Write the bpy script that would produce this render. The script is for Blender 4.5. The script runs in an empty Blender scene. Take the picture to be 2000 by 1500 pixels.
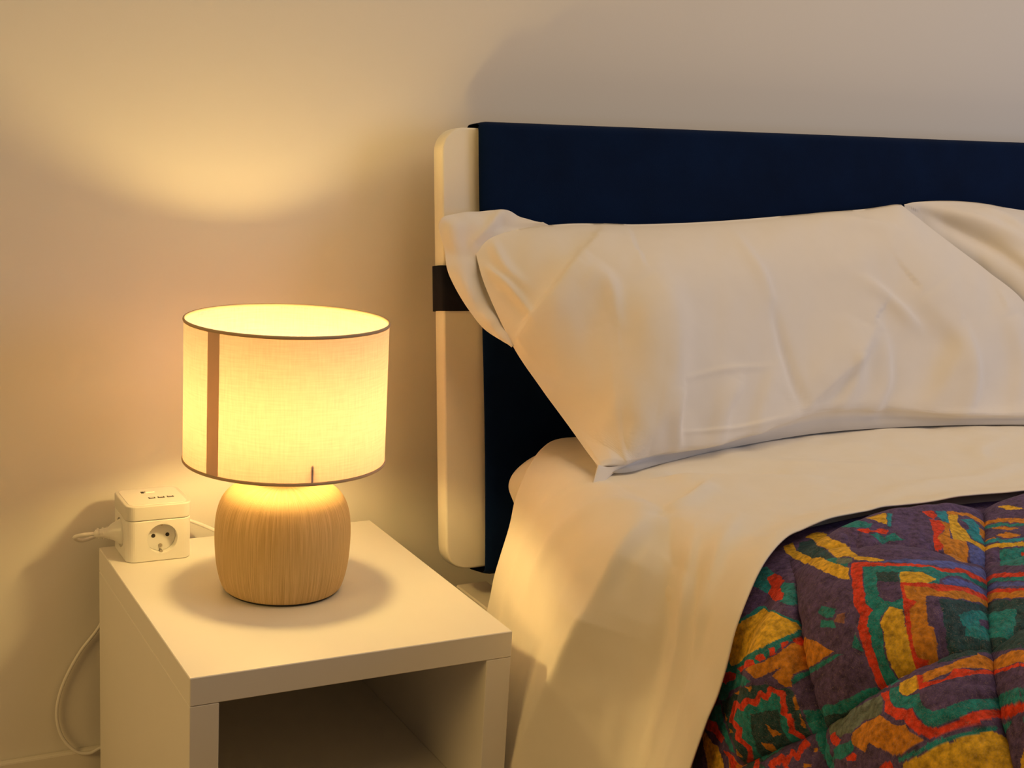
import bpy, bmesh, math
import numpy as np
from mathutils import Matrix, Vector

SC = bpy.context.scene
COL = SC.collection
TT = 0.39                       # height of the nightstand top above the floor

# ------------------------------------------------------------------ camera
CAM_F, CAM_YAW, CAM_PITCH, CAM_ROLL = 2790.77, 0.494482, -0.212324, 0.0563578
CAM_C = np.array([-0.397732, -1.441995, 0.664397 + TT])
def cam_axes():
    cy, sy, cp, sp = math.cos(CAM_YAW), math.sin(CAM_YAW), math.cos(CAM_PITCH), math.sin(CAM_PITCH)
    f = np.array([sy*cp, cy*cp, sp]); r = np.array([cy, -sy, 0.0]); u = np.cross(r, f)
    c, s = math.cos(CAM_ROLL), math.sin(CAM_ROLL)
    return c*r+s*u, -s*r+c*u, f
CR, CU, CF = cam_axes()
cam = bpy.data.cameras.new('camera'); cam.sensor_width = 36; cam.lens = 36*CAM_F/2000
cam.clip_start = 0.02
camo = bpy.data.objects.new('camera', cam); COL.objects.link(camo)
camo.matrix_world = Matrix(((CR[0], CU[0], -CF[0], CAM_C[0]), (CR[1], CU[1], -CF[1], CAM_C[1]),
                            (CR[2], CU[2], -CF[2], CAM_C[2]), (0, 0, 0, 1)))
SC.camera = camo

# ------------------------------------------------------------------ world, lights, exposure
world = bpy.data.worlds.new('world'); SC.world = world; world.use_nodes = True
WB = world.node_tree.nodes['Background']
WB.inputs[0].default_value = (1.0, 0.74, 0.48, 1); WB.inputs[1].default_value = 0.06
# assumed cool fill from the right of the bed, its source unseen
def area(name, loc, target, size, power, col):
    l = bpy.data.lights.new(name, 'AREA'); l.shape = 'RECTANGLE'; l.size, l.size_y = size; l.energy = power; l.color = col
    o = bpy.data.objects.new(name, l); COL.objects.link(o); o.location = loc
    o.rotation_euler = (Vector(target)-Vector(loc)).to_track_quat('-Z', 'Y').to_euler()
    return o
area('assumed_cool_fill', (3.3, -1.6, 1.3), (1.2, 0.2, 0.6), (1.2, 1.4), 18.0, (0.62, 0.72, 1.0))  # assumed cool source out of view, for the bluish tint; no known window
area('ceiling_bounce_fill', (1.3, -0.6, 2.5), (1.1, -0.1, 0.5), (1.6, 1.6), 17.0, (1.0, 0.75, 0.48))  # added soft fill imitating lamp glow bounced off the ceiling
area('warm_left_fill', (-2.1, -0.55, 1.5), (0.5, 0.2, 0.5), (1.0, 1.0), 17.0, (1.0, 0.62, 0.20))  # added warm fill in place of bounced light on the left, no known lamp
BULB_STRENGTH = 210.0
SC.view_settings.view_transform = 'Standard'; SC.view_settings.look = 'None'
SC.view_settings.gamma = 1; SC.view_settings.exposure = 0.17; SC.view_settings.use_curve_mapping = False

# ------------------------------------------------------------------ helpers
def ray(px, py):
    d = (px-1000)/CAM_F*CR - (py-750)/CAM_F*CU + CF
    return d/np.linalg.norm(d)
def P(px, py, x=None, y=None, z=None):
    """point of the room seen at a photo position, at a known depth plane"""
    d = ray(px, py)
    for i, v in enumerate((x, y, z)):
        if v is not None: return CAM_C + d*(v-CAM_C[i])/d[i]
def nd(nt, typ, **kw):
    n = nt.nodes.new(typ)
    for k, v in kw.items(): setattr(n, k, v)
    return n
def mat(name, col, rough=0.5, bump=None, var=0.0, var_scale=8.0, sheen=0.0, spec=0.5, coords='Object', stretch=(1,1,1), emit=None, detail=3):
    m = bpy.data.materials.new(name); m.use_nodes = True; nt = m.node_tree
    b = nt.nodes['Principled BSDF']
    b.inputs['Base Color'].default_value = (*col, 1); b.inputs['Roughness'].default_value = rough
    b.inputs['Specular IOR Level'].default_value = spec
    if sheen: b.inputs['Sheen Weight'].default_value = sheen
    tc = nd(nt, 'ShaderNodeTexCoord'); mp = nd(nt, 'ShaderNodeMapping'); mp.inputs['Scale'].default_value = stretch
    nt.links.new(tc.outputs[coords], mp.inputs[0])
    if var:
        n = nd(nt, 'ShaderNodeTexNoise'); n.inputs['Scale'].default_value = var_scale; n.inputs['Detail'].default_value = detail
        nt.links.new(mp.outputs[0], n.inputs['Vector'])
        mx = nd(nt, 'ShaderNodeMix', data_type='RGBA')
        mx.inputs[6].default_value = (*[max(0, c*(1-var)) for c in col], 1); mx.inputs[7].default_value = (*[min(1, c*(1+var)) for c in col], 1)
        nt.links.new(n.outputs['Fac'], mx.inputs[0]); nt.links.new(mx.outputs[2], b.inputs['Base Color'])
    if bump:
        sc, st, di = bump
        n = nd(nt, 'ShaderNodeTexNoise'); n.inputs['Scale'].default_value = sc; n.inputs['Detail'].default_value = 4
        nt.links.new(mp.outputs[0], n.inputs['Vector'])
        bp = nd(nt, 'ShaderNodeBump'); bp.inputs['Strength'].default_value = st; bp.inputs['Distance'].default_value = di
        nt.links.new(n.outputs['Fac'], bp.inputs['Height']); nt.links.new(bp.outputs[0], b.inputs['Normal'])
    return m
def link(name, me, m=None, parent=None, smooth=False):
    o = bpy.data.objects.new(name, me); COL.objects.link(o)
    if m: me.materials.append(m)
    if parent is not None: o.parent = parent
    if smooth:
        me.polygons.foreach_set('use_smooth', np.ones(len(me.polygons), dtype=bool)); me.update()
    return o
def tag(o, label=None, cat=None, group=None, kind=None):
    for k, v in (('label', label), ('category', cat), ('group', group), ('kind', kind)):
        if v: o[k] = v
    return o
def thing(name, label, cat, loc=(0, 0, 0)):
    o = bpy.data.objects.new(name, None); COL.objects.link(o); o.location = loc; o.empty_display_size = 0.05
    return tag(o, label, cat)
def bm_mesh(bm, name='m'):
    me = bpy.data.meshes.new(name); bm.to_mesh(me); bm.free(); return me
def box(name, lo, hi, m, parent=None, bevel=0.0, seg=2, off=(0, 0, 0)):
    bm = bmesh.new(); bmesh.ops.create_cube(bm, size=1)
    for v in bm.verts:
        for i in range(3): v.co[i] = (lo[i]+hi[i])/2 + v.co[i]*(hi[i]-lo[i]) - off[i]
    if bevel: bmesh.ops.bevel(bm, geom=bm.edges[:], offset=bevel, segments=seg, affect='EDGES', profile=0.5)
    return link(name, bm_mesh(bm, name), m, parent, smooth=False)
def grid_mesh(name, V, closed_u=False, closed_v=False, flip=False):
    """V: (nu, nv, 3) array"""
    nu, nv = V.shape[:2]; idx = np.arange(nu*nv).reshape(nu, nv)
    iu = np.arange(nu if closed_u else nu-1); iv = np.arange(nv if closed_v else nv-1)
    a = idx[np.ix_(iu, iv)]; b = idx[np.ix_((iu+1) % nu, iv)]; c = idx[np.ix_((iu+1) % nu, (iv+1) % nv)]; d = idx[np.ix_(iu, (iv+1) % nv)]
    F = np.stack([a, b, c, d] if not flip else [a, d, c, b], -1).reshape(-1, 4)
    me = bpy.data.meshes.new(name); me.vertices.add(nu*nv); me.vertices.foreach_set('co', V.reshape(-1).astype(np.float32))
    me.loops.add(F.size); me.loops.foreach_set('vertex_index', F.reshape(-1).astype(np.int32))
    me.polygons.add(len(F)); me.polygons.foreach_set('loop_start', np.arange(0, F.size, 4, dtype=np.int32))
    me.update(calc_edges=True); me.validate()
    return me
def lathe(name, prof, m, parent=None, n=96, loc=(0, 0, 0), smooth=True):
    th = np.linspace(0, 2*np.pi, n, endpoint=False); pr = np.array(prof, float)
    V = np.stack([pr[None, :, 0]*np.cos(th)[:, None]+loc[0], pr[None, :, 0]*np.sin(th)[:, None]+loc[1], np.broadcast_to(pr[None, :, 1], (n, len(pr)))+loc[2]], -1)
    return link(name, grid_mesh(name, V, closed_u=True), m, parent, smooth)
def spline(pts, n):
    """Catmull-Rom through pts"""
    p = np.array(pts, float); p = np.vstack([2*p[0]-p[1], p, 2*p[-1]-p[-2]])
    t = np.linspace(0, len(pts)-1-1e-9, n); i = t.astype(int); f = (t-i)[:, None]
    a, b, c, d = p[i], p[i+1], p[i+2], p[i+3]
    return .5*((2*b)+(-a+c)*f+(2*a-5*b+4*c-d)*f**2+(-a+3*b-3*c+d)*f**3)
def spline_grid(G, nu, nv):
    G = np.array(G, float)
    A = np.stack([spline(G[:, j], nu) for j in range(G.shape[1])], 1)
    return np.stack([spline(A[i], nv) for i in range(nu)], 0)
def tube(name, pts, r, m, parent=None, n=80, k=10, off=(0, 0, 0)):
    c = spline(pts, n)-np.array(off); t = np.gradient(c, axis=0); t /= np.linalg.norm(t, axis=1)[:, None]
    up = np.array([.13, .31, .94]); V = []
    nrm = up-t[0]*np.dot(up, t[0]); nrm /= np.linalg.norm(nrm)
    rr = np.full(n, r) if np.isscalar(r) else np.interp(np.linspace(0, 1, n), np.linspace(0, 1, len(r)), r)
    for i in range(n):
        nrm = nrm-t[i]*np.dot(nrm, t[i]); nrm /= np.linalg.norm(nrm); bn = np.cross(t[i], nrm)
        a = np.linspace(0, 2*np.pi, k, endpoint=False)
        V.append(c[i]+rr[i]*(np.cos(a)[:, None]*nrm+np.sin(a)[:, None]*bn))
    V = np.array(V)
    V[0] = c[0]+(V[0]-c[0])*0.3; V[-1] = c[-1]+(V[-1]-c[-1])*0.3
    return link(name, grid_mesh(name, V, closed_v=True), m, parent, True)
def sstep(a, b, x):
    t = np.clip((x-a)/(b-a), 0, 1); return t*t*(3-2*t)
def grid_normals(V):
    du = np.gradient(V, axis=0); dv = np.gradient(V, axis=1); n = np.cross(du, dv)
    return n/np.maximum(np.linalg.norm(n, axis=-1, keepdims=True), 1e-12)
_rng = np.random.RandomState(4)
def vnoise(x, y, seed=0):
    """smooth value noise"""
    r = np.random.RandomState(seed).rand(64, 64)*2-1
    xi = np.floor(x).astype(int); yi = np.floor(y).astype(int); fx = x-xi; fy = y-yi
    fx = fx*fx*(3-2*fx); fy = fy*fy*(3-2*fy)
    g = lambda a, b: r[a % 64, b % 64]
    return (g(xi, yi)*(1-fx)+g(xi+1, yi)*fx)*(1-fy)+(g(xi, yi+1)*(1-fx)+g(xi+1, yi+1)*fx)*fy
def crease(X, Y, pts, wl, wr, amp, n=110):
    """ridge along a polyline: width wl on the left of travel, wr on the right, fading at both ends"""
    c = spline(pts, n); t = np.gradient(c, axis=0); t /= np.linalg.norm(t, axis=1)[:, None]
    best = np.full(X.shape, 1e18); sd = np.zeros(X.shape); tt = np.zeros(X.shape)
    for i in range(n):
        dx, dy = X-c[i, 0], Y-c[i, 1]; d2 = dx*dx+dy*dy; m_ = d2 < best
        best = np.where(m_, d2, best); sd = np.where(m_, t[i, 0]*dy-t[i, 1]*dx, sd); tt = np.where(m_, i/(n-1), tt)
    d = np.sqrt(best); w = np.where(sd < 0, wl, wr)
    return amp*np.exp(-(d/w)**2)*np.sin(np.pi*np.clip(tt*.92+.04, 0, 1))**.6

# ------------------------------------------------------------------ materials
M_WALL = mat('wall_paint', (0.80, 0.765, 0.70), 0.85, bump=(350, 0.06, 0.001), var=0.015, var_scale=3)
M_FLOOR = mat('floor_tile', (0.42, 0.34, 0.26), 0.45, var=0.12, var_scale=6)
M_BASE = mat('baseboard_paint', (0.78, 0.74, 0.66), 0.5, var=0.02)
M_FURN = mat('white_laminate', (0.80, 0.765, 0.70), 0.42, bump=(600, 0.03, 0.0005), var=0.012, var_scale=20)
M_HEAD = mat('white_lacquer', (0.87, 0.82, 0.70), 0.38, var=0.012, var_scale=12)
M_NAVY = mat('navy_felt', (0.0012, 0.0095, 0.042), 0.9, bump=(900, 0.35, 0.001), var=0.35, var_scale=14, sheen=0.03, spec=0.08)
M_STRAP = mat('navy_strap', (0.014, 0.014, 0.022), 0.95, bump=(900, 0.4, 0.001), var=0.3, var_scale=60, spec=0.15)
def cloth(name, col, weave=1500, var=0.02):
    return mat(name, col, 0.9, bump=(weave, 0.12, 0.0008), var=var, var_scale=40, sheen=0.08, spec=0.15)
M_SHEET = cloth('sheet_cotton', (0.87, 0.82, 0.73))
M_FIT = cloth('fitted_cotton', (0.86, 0.80, 0.69))
M_PIL = cloth('pillow_cotton', (0.87, 0.82, 0.755))
M_PLASTIC = mat('white_plastic', (0.82, 0.80, 0.74), 0.32, var=0.01)
M_PLASTIC2 = mat('socket_plastic', (0.74, 0.73, 0.70), 0.3, var=0.01)
M_LID = mat('lid_plastic', (0.70, 0.68, 0.62), 0.35, var=0.01)
M_DARK = mat('dark_hole', (0.02, 0.016, 0.012), 0.6, var=0.1)
M_METAL = mat('contact_metal', (0.55, 0.50, 0.42), 0.3, var=0.05)
M_METAL.node_tree.nodes['Principled BSDF'].inputs['Metallic'].default_value = 0.9
M_CORD = mat('white_cord', (0.80, 0.77, 0.72), 0.4, var=0.01)
M_RIM = mat('shade_rim_tape', (0.50, 0.40, 0.27), 0.85, bump=(900, 0.2, 0.0005), var=0.08, var_scale=40)
M_BLACK = mat('black_base', (0.02, 0.018, 0.015), 0.6, var=0.1)
M_RAIL = mat('rail_paint', (0.74, 0.69, 0.60), 0.5, var=0.02)

def shade_mat(name, refl, trans, weave=True):
    m = bpy.data.materials.new(name); m.use_nodes = True; nt = m.node_tree; nt.nodes.clear()
    out = nd(nt, 'ShaderNodeOutputMaterial'); add = nd(nt, 'ShaderNodeAddShader')
    d = nd(nt, 'ShaderNodeBsdfDiffuse'); t = nd(nt, 'ShaderNodeBsdfTranslucent')
    tc = nd(nt, 'ShaderNodeTexCoord')
    fac = None
    for k, (sx, sy) in enumerate(((1, 0.08), (0.08, 1))):
        mp = nd(nt, 'ShaderNodeMapping'); mp.inputs['Scale'].default_value = (sx, sy, 1)
        nt.links.new(tc.outputs['UV'], mp.inputs[0])
        n = nd(nt, 'ShaderNodeTexNoise'); n.inputs['Scale'].default_value = 330; n.inputs['Detail'].default_value = 2
        nt.links.new(mp.outputs[0], n.inputs['Vector'])
        if fac is None: fac = n.outputs['Fac']
        else:
            a = nd(nt, 'ShaderNodeMath', operation='ADD'); nt.links.new(fac, a.inputs[0]); nt.links.new(n.outputs['Fac'], a.inputs[1]); fac = a.outputs[0]
    mr = nd(nt, 'ShaderNodeMapRange'); mr.inputs[1].default_value = .6; mr.inputs[2].default_value = 1.4
    mr.inputs[3].default_value = 0.86; mr.inputs[4].default_value = 1.08
    nt.links.new(fac, mr.inputs[0])
    for sh, c in ((d, refl), (t, trans)):
        v = nd(nt, 'ShaderNodeVectorMath', operation='SCALE'); v.inputs[0].default_value = c
        nt.links.new(mr.outputs[0], v.inputs['Scale']); nt.links.new(v.outputs[0], sh.inputs['Color'])
    nt.links.new(d.outputs[0], add.inputs[0]); nt.links.new(t.outputs[0], add.inputs[1]); nt.links.new(add.outputs[0], out.inputs[0])
    return m
M_SHADE = shade_mat('shade_linen', (0.36, 0.32, 0.34), (0.240, 0.150, 0.108))
M_SEAM = shade_mat('shade_seam_linen', (0.48, 0.38, 0.30), (0.115, 0.082, 0.058))
M_RIM = shade_mat('shade_rim_linen', (0.48, 0.36, 0.24), (0.06, 0.042, 0.027))

# ceramic of the lamp body: fine vertical comb marks
M_CER = bpy.data.materials.new('combed_ceramic'); M_CER.use_nodes = True
def _cer():
    nt = M_CER.node_tree; b = nt.nodes['Principled BSDF']; b.inputs['Roughness'].default_value = 0.62
    b.inputs['Specular IOR Level'].default_value = 0.3
    tc = nd(nt, 'ShaderNodeTexCoord'); mp = nd(nt, 'ShaderNodeMapping'); mp.inputs['Scale'].default_value = (1, 0.007, 1)
    nt.links.new(tc.outputs['UV'], mp.inputs[0])
    n = nd(nt, 'ShaderNodeTexNoise'); n.inputs['Scale'].default_value = 420; n.inputs['Detail'].default_value = 4; n.inputs['Roughness'].default_value = .6
    nt.links.new(mp.outputs[0], n.inputs['Vector'])
    cr = nd(nt, 'ShaderNodeValToRGB'); cr.color_ramp.elements[0].position = .30; cr.color_ramp.elements[1].position = .72
    cr.color_ramp.elements[0].color = (0.50, 0.325, 0.12, 1); cr.color_ramp.elements[1].color = (0.78, 0.56, 0.27, 1)
    nt.links.new(n.outputs['Fac'], cr.inputs[0]); nt.links.new(cr.outputs[0], b.inputs['Base Color'])
    sp = nd(nt, 'ShaderNodeTexNoise'); sp.inputs['Scale'].default_value = 420; nt.links.new(tc.outputs['Object'], sp.inputs['Vector'])
    ad = nd(nt, 'ShaderNodeMath', operation='MULTIPLY_ADD'); ad.inputs[1].default_value = .35
    nt.links.new(sp.outputs['Fac'], ad.inputs[0]); nt.links.new(n.outputs['Fac'], ad.inputs[2])
    bp = nd(nt, 'ShaderNodeBump'); bp.inputs['Strength'].default_value = 0.55; bp.inputs['Distance'].default_value = 0.0016
    nt.links.new(ad.outputs[0], bp.inputs['Height']); nt.links.new(bp.outputs[0], b.inputs['Normal'])
_cer()
M_BULB = bpy.data.materials.new('lit_bulb'); M_BULB.use_nodes = True
def _bulb():
    nt = M_BULB.node_tree; nt.nodes.clear(); o = nd(nt, 'ShaderNodeOutputMaterial'); e = nd(nt, 'ShaderNodeEmission')
    e.inputs[0].default_value = (1.0, 0.675, 0.225, 1); e.inputs[1].default_value = BULB_STRENGTH; nt.links.new(e.outputs[0], o.inputs[0])
_bulb()

# ------------------------------------------------------------------ room
WY = 0.50
tag(box('wall_back', (-2.2, WY, 0), (3.6, WY+.12, 2.6), M_WALL), 'cream painted wall behind lamp and bed', 'wall', kind='structure')
tag(box('floor', (-2.2, -3.2, -.06), (3.6, WY+.12, 0), M_FLOOR), 'floor under nightstand and bed', 'floor', kind='structure')
tag(box('baseboard_back', (-2.2, WY-.012, 0.0), (3.6, WY, TT-.311), M_BASE, bevel=.003), 'low baseboard along the foot of the wall', 'baseboard', kind='structure')

# ------------------------------------------------------------------ nightstand
NW, ND, NT = 0.40, 0.463, 0.0335
ns = thing('nightstand', 'white open-front nightstand with thick top beside the bed', 'nightstand', (0, 0, 0))
box('tabletop', (0, 0, TT-NT), (NW, ND, TT), M_FURN, ns, .0009, 1)
zt = TT-NT-.0006
box('side_panel', (0, 0.0004, 0), (NT, ND, zt), M_FURN, ns, .0008, 1)
box('side_panel', (NW-NT, 0.0004, 0), (NW, ND, zt), M_FURN, ns, .0008, 1)
box('back_panel', (NT, ND-.03, .05), (NW-NT, ND-.018, zt), M_FURN, ns)
box('shelf', (NT, .004, TT-.24), (NW-NT, ND-.03, TT-.222), M_FURN, ns, .0008, 1)
box('bottom_panel', (NT, .004, .03), (NW-NT, ND-.03, .05), M_FURN, ns, .0008, 1)

# ------------------------------------------------------------------ table lamp
LX, LY = 0.1855, 0.2375
LZ = TT
lamp = thing('table_lamp', 'lit table lamp with linen drum shade on combed ceramic base', 'lamp', (LX, LY, LZ))
foot = lathe('base_foot', [(0, 0), (.071, 0), (.0725, .001), (.0725, .004), (0, .004)], M_BLACK, lamp, 96)
prof_c = [(0.070, .003), (.0745, .0035), (.0775, .008), (.0812, .02), (.0842, .035), (.0858, .052), (.0866, .070), (.0862, .086), (.0846, .100), (.0815, .112), (.0770, .1215), (.0700, .1295), (.0600, .1355), (.048, .1395), (.034, .1415), (.018, .142), (.0, .142)]
pp = spline(prof_c, 90); pp[-1] = (0.0005, .142)
body = lathe('ceramic_body', pp, M_CER, lamp, 160)
def lathe_uv(o, nu, nv, su, sv):
    me = o.data; uv = me.uv_layers.new(name='UVMap')
    vi = np.empty(len(me.loops), np.int32); me.loops.foreach_get('vertex_index', vi)
    u = (vi//nv).astype(float); v = (vi % nv).astype(float)
    u4 = u.reshape(-1, 4); wrap = (u4.max(1)-u4.min(1)) > nu/2
    u4[wrap] = np.where(u4[wrap] < nu/2, u4[wrap]+nu, u4[wrap])
    uv.data.foreach_set('uv', np.stack([u4.reshape(-1)/nu*su, v/nv*sv], 1).reshape(-1).astype(np.float32))
lathe_uv(body, 160, 90, 1.0, 1.0)
lathe('lamp_neck', [(0, .140), (.017, .140), (.017, .158), (.014, .160), (.014, .168), (0, .168)], M_METAL, lamp, 32)
lathe('bulb_socket', [(0, .165), (.019, .165), (.019, .198), (.0165, .200), (.0165, .215), (0, .215)], M_PLASTIC, lamp, 32)
bz = .245
bulb_prof = [(.0135, .206), (.0135, .220), (.016, .232)]+[(.020*math.cos(a), bz+.020*math.sin(a)) for a in np.linspace(-.5, math.pi/2-.02, 12)]
lathe('bulb', bulb_prof, M_BULB, lamp, 24)
SR, SZ0, SZ1 = 0.1268, 0.1733, 0.3505
n_, k_ = 192, 24
th = np.linspace(0, 2*np.pi, n_, endpoint=False)
def drum(r, a0, a1, n, z0, z1, k, close=False):
    t = np.linspace(a0, a1, n, endpoint=not close); z = np.linspace(z0, z1, k)
    return np.stack([r*np.cos(t)[:, None]+0*z, r*np.sin(t)[:, None]+0*z, 0*t[:, None]+z], -1)
VS = drum(SR, 0, 2*np.pi, n_, SZ0, SZ1, k_, True)
TILT_ANG = 0.0125
_vd = np.array([LX-CAM_C[0], LY-CAM_C[1]]); _vd /= np.linalg.norm(_vd)
def tilt(V):
    # the shade sits a little crooked on its fitting
    V = V.copy(); s = V[..., 0]*_vd[0]+V[..., 1]*_vd[1]; zc = V[..., 2]-.19
    V[..., 2] -= s*TILT_ANG; V[..., 0] += _vd[0]*zc*TILT_ANG; V[..., 1] += _vd[1]*zc*TILT_ANG
    return V
shade = link('lamp_shade', grid_mesh('lamp_shade', tilt(VS), closed_u=True), M_SHADE, lamp, True)
lathe_uv(shade, n_, k_, 1.0, 0.25)
def ringtube(name, r, z, rt, m, parent, sq=1.0):
    t = np.linspace(0, 2*np.pi, 160, endpoint=False); a = np.linspace(0, 2*np.pi, 10, endpoint=False)
    V = np.stack([(r+rt*np.cos(a))[None]*np.cos(t)[:, None], (r+rt*np.cos(a))[None]*np.sin(t)[:, None], z+sq*rt*np.sin(a)[None]+0*t[:, None]], -1)
    return link(name, grid_mesh(name, tilt(V), closed_u=True, closed_v=True), m, parent, True)
ringtube('top_rim', SR, SZ1, .0014, M_RIM, shade, 1.5); ringtube('bottom_rim', SR, SZ0, .0014, M_RIM, shade, 1.5)
def ang_of(px, py):
    """angle on the shade front whose outline lies at the given photo column"""
    best = None
    for a in np.linspace(-math.pi, 0.6, 1500):
        p = np.array([LX+SR*math.cos(a), LY+SR*math.sin(a), LZ+.26])
        d = p-CAM_C; x = 1000+CAM_F*(d@CR)/(d@CF)
        if (p[:2]-CAM_C[:2])@np.array([math.cos(a), math.sin(a)]) > 0: continue
        if best is None or abs(x-px) < best[0]: best = (abs(x-px), a)
    return best[1]
a1, a2 = ang_of(405, 780), ang_of(428, 780)
me = grid_mesh('shade_seam', tilt(drum(SR+.0007, a1, a2, 8, SZ0+.001, SZ1-.001, 12)))
o = link('shade_seam', me, M_SEAM, shade, True); uv = me.uv_layers.new(name='UVMap')
o['label'] = 'darker overlapped seam strip of the shade'
aw = ang_of(613, 930)
for k in range(3):
    a = aw+k*2*math.pi/3; c, s = math.cos(a), math.sin(a); r = SR-.0016
    pts = [(c*(r), s*(r), SZ0+.001), (c*r, s*r, SZ0+.010), (c*(r-.001), s*(r-.001), SZ0+.021), (c*(r-.012), s*(r-.012), SZ0+.024), (c*.06, s*.06, .198), (c*.019, s*.019, .199)]
    pts = tilt(np.array(pts))
    tube('shade_arm', pts, .0016, M_METAL, shade, n=40, k=8)
ringtube('fitter_ring', .0205, .199, .002, M_METAL, shade)
# cord and plug of the lamp
cord_pts = [(.196, .318, .006), (.192, .385, .003), (.170, .448, .006), (.125, .482, .022), (.06, .486, .034), (.012, .486, .014), (-.018, .476, .008), (-.034, .456, .020), (-.027, .437, .029), (-.012, .431, .031)]
def loc3(pts): return [(p[0]-LX, p[1]-LY, p[2]+TT-LZ) for p in pts]
tube('power_cord', loc3(cord_pts), .0027, M_CORD, lamp, n=140, k=10)
plug_o = tube('plug', loc3([(-.014, .431, .031), (.0, .428, .032), (.006, .427, .032), (.014, .426, .033), (.022, .425, .033), (.036, .424, .033)]), [.0052, .0068, .0085, .0135, .0185, .0188], M_PLASTIC, lamp, n=24, k=18)
for i in range(3):
    c0 = np.array([-.009+i*.006, .4302-i*.0008, .0313]); rr = .0060+.0008*i
    tube('strain_relief_rib', loc3([c0, c0+np.array([.001, 0, 0]), c0+np.array([.003, -.0003, .0001])]), rr+.0012, M_PLASTIC, plug_o, n=6, k=14)

# ------------------------------------------------------------------ cube power strip
CX0, CX1, CY0, CY1, CH = 0.020, 0.1075, 0.384, 0.467, 0.0785
cube = thing('power_cube', 'white cube multi-socket adapter on back corner of nightstand', 'power strip', (0, 0, 0))
def rounded_bar(lo, hi, rv, rh, segv=8, segh=3):
    bm = bmesh.new(); bmesh.ops.create_cube(bm, size=1)
    for v in bm.verts:
        for i in range(3): v.co[i] = (lo[i]+hi[i])/2+v.co[i]*(hi[i]-lo[i])
    ve = [e for e in bm.edges if abs(e.verts[0].co.z-e.verts[1].co.z) > 1e-6]
    bmesh.ops.bevel(bm, geom=ve, offset=rv, segments=segv, affect='EDGES', profile=.5)
    if rh:
        he = [e for e in bm.edges if abs(e.verts[0].co.z-e.verts[1].co.z) < 1e-6 and len(e.link_faces) == 2 and
              (abs(e.link_faces[0].normal.z) > .9) != (abs(e.link_faces[1].normal.z) > .9)]
        bmesh.ops.bevel(bm, geom=he, offset=rh, segments=segh, affect='EDGES', profile=.5)
    return bm
def cyl_bm(c, axis, r, h, n=40, cap=True):
    bm = bmesh.new(); bmesh.ops.create_cone(bm, cap_ends=cap, segments=n, radius1=r, radius2=r, depth=h)
    q_ = Vector((0, 0, 1)).rotation_difference(Vector(axis)); bmesh.ops.rotate(bm, verts=bm.verts, matrix=q_.to_matrix()); bmesh.ops.translate(bm, verts=bm.verts, vec=c)
    return bm
def carve(bm, cutters):
    base = bpy.data.objects.new('tmp_a', bm_mesh(bm)); COL.objects.link(base); tmp = []
    for c in cutters:
        t = bpy.data.objects.new('tmp_c', bm_mesh(c)); COL.objects.link(t); tmp.append(t)
        md = base.modifiers.new('b', 'BOOLEAN'); md.object = t; md.operation = 'DIFFERENCE'; md.solver = 'EXACT'
    dg = bpy.context.evaluated_depsgraph_get(); me = bpy.data.meshes.new_from_object(base.evaluated_get(dg))
    for t in tmp+[base]:
        d = t.data; bpy.data.objects.remove(t); bpy.data.meshes.remove(d)
    return me
SOX, SOZ = (CX0+CX1)/2+.0035, TT+.031
SOY, SOR = (CY0+CY1)/2, .0205
bodyb = rounded_bar((CX0, CY0, TT+.0005), (CX1, CY1, TT+.0575), .013, .0012)
me = carve(bodyb, [cyl_bm((SOX, CY0, SOZ), (0, 1, 0), SOR, .026), cyl_bm((CX0, SOY, SOZ+.001), (1, 0, 0), SOR, .026)])
o = link('body', me, M_PLASTIC, cube)
lid = link('lid', bm_mesh(rounded_bar((CX0-.0004, CY0-.0004, TT+.0581), (CX1+.0004, CY1+.0004, TT+CH), .0135, .0016)), M_LID, cube)
pan = link('top_panel', bm_mesh(rounded_bar((CX0+.005, CY0+.005, TT+CH-.0005), (CX1-.005, CY1-.005, TT+CH+.0005), .009, 0)), M_PLASTIC, lid)
for i in range(3):
    ux = CX0+.041+i*.0125; uy = CY0+.033
    u = box('usb_port', (ux-.0045, uy-.0030, TT+CH-.001), (ux+.0045, uy+.0030, TT+CH+.0008), M_DARK, lid)
    box('usb_tongue', (ux-.0030, uy-.0002, TT+CH+.0006), (ux+.0030, uy+.0012, TT+CH+.0012), M_PLASTIC, u)
box('switch_button', (CX0+.038, CY0+.057, TT+CH), (CX0+.051, CY0+.064, TT+CH+.0022), M_PLASTIC, lid, .0006, 1)
box('indicator_slot', (CX0+.0325, CY0+.057, TT+CH), (CX0+.0365, CY0+.064, TT+CH+.0008), M_DARK, lid)
def socket(c, ax, side):
    """round earthed socket set into a face; ax = outward normal, side = horizontal tangent"""
    c = Vector(c); ax = Vector(ax); side = Vector(side); up = Vector((0, 0, 1))
    s = link('socket', bm_mesh(cyl_bm(c-ax*.0122, ax, SOR-.0004, .0012, 40)), M_PLASTIC2, cube)
    for sg in (-1, 1):
        link('pin_hole', bm_mesh(cyl_bm(c-ax*.0114+side*sg*.0095+up*.0015, ax, .0027, .0008, 16)), M_DARK, s)
        link('earth_clip', bm_mesh(cyl_bm(c-ax*.008+up*sg*(SOR-.0018), ax, .0019, .008, 8)), M_METAL, s)
    link('child_shutter', bm_mesh(cyl_bm(c-ax*.0113-up*.0128, ax, .0028, .0012, 6)), M_METAL, s)
    return s
socket((SOX, CY0, SOZ), (0, -1, 0), (1, 0, 0))
socket((CX0, SOY, SOZ+.001), (-1, 0, 0), (0, 1, 0))
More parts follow.
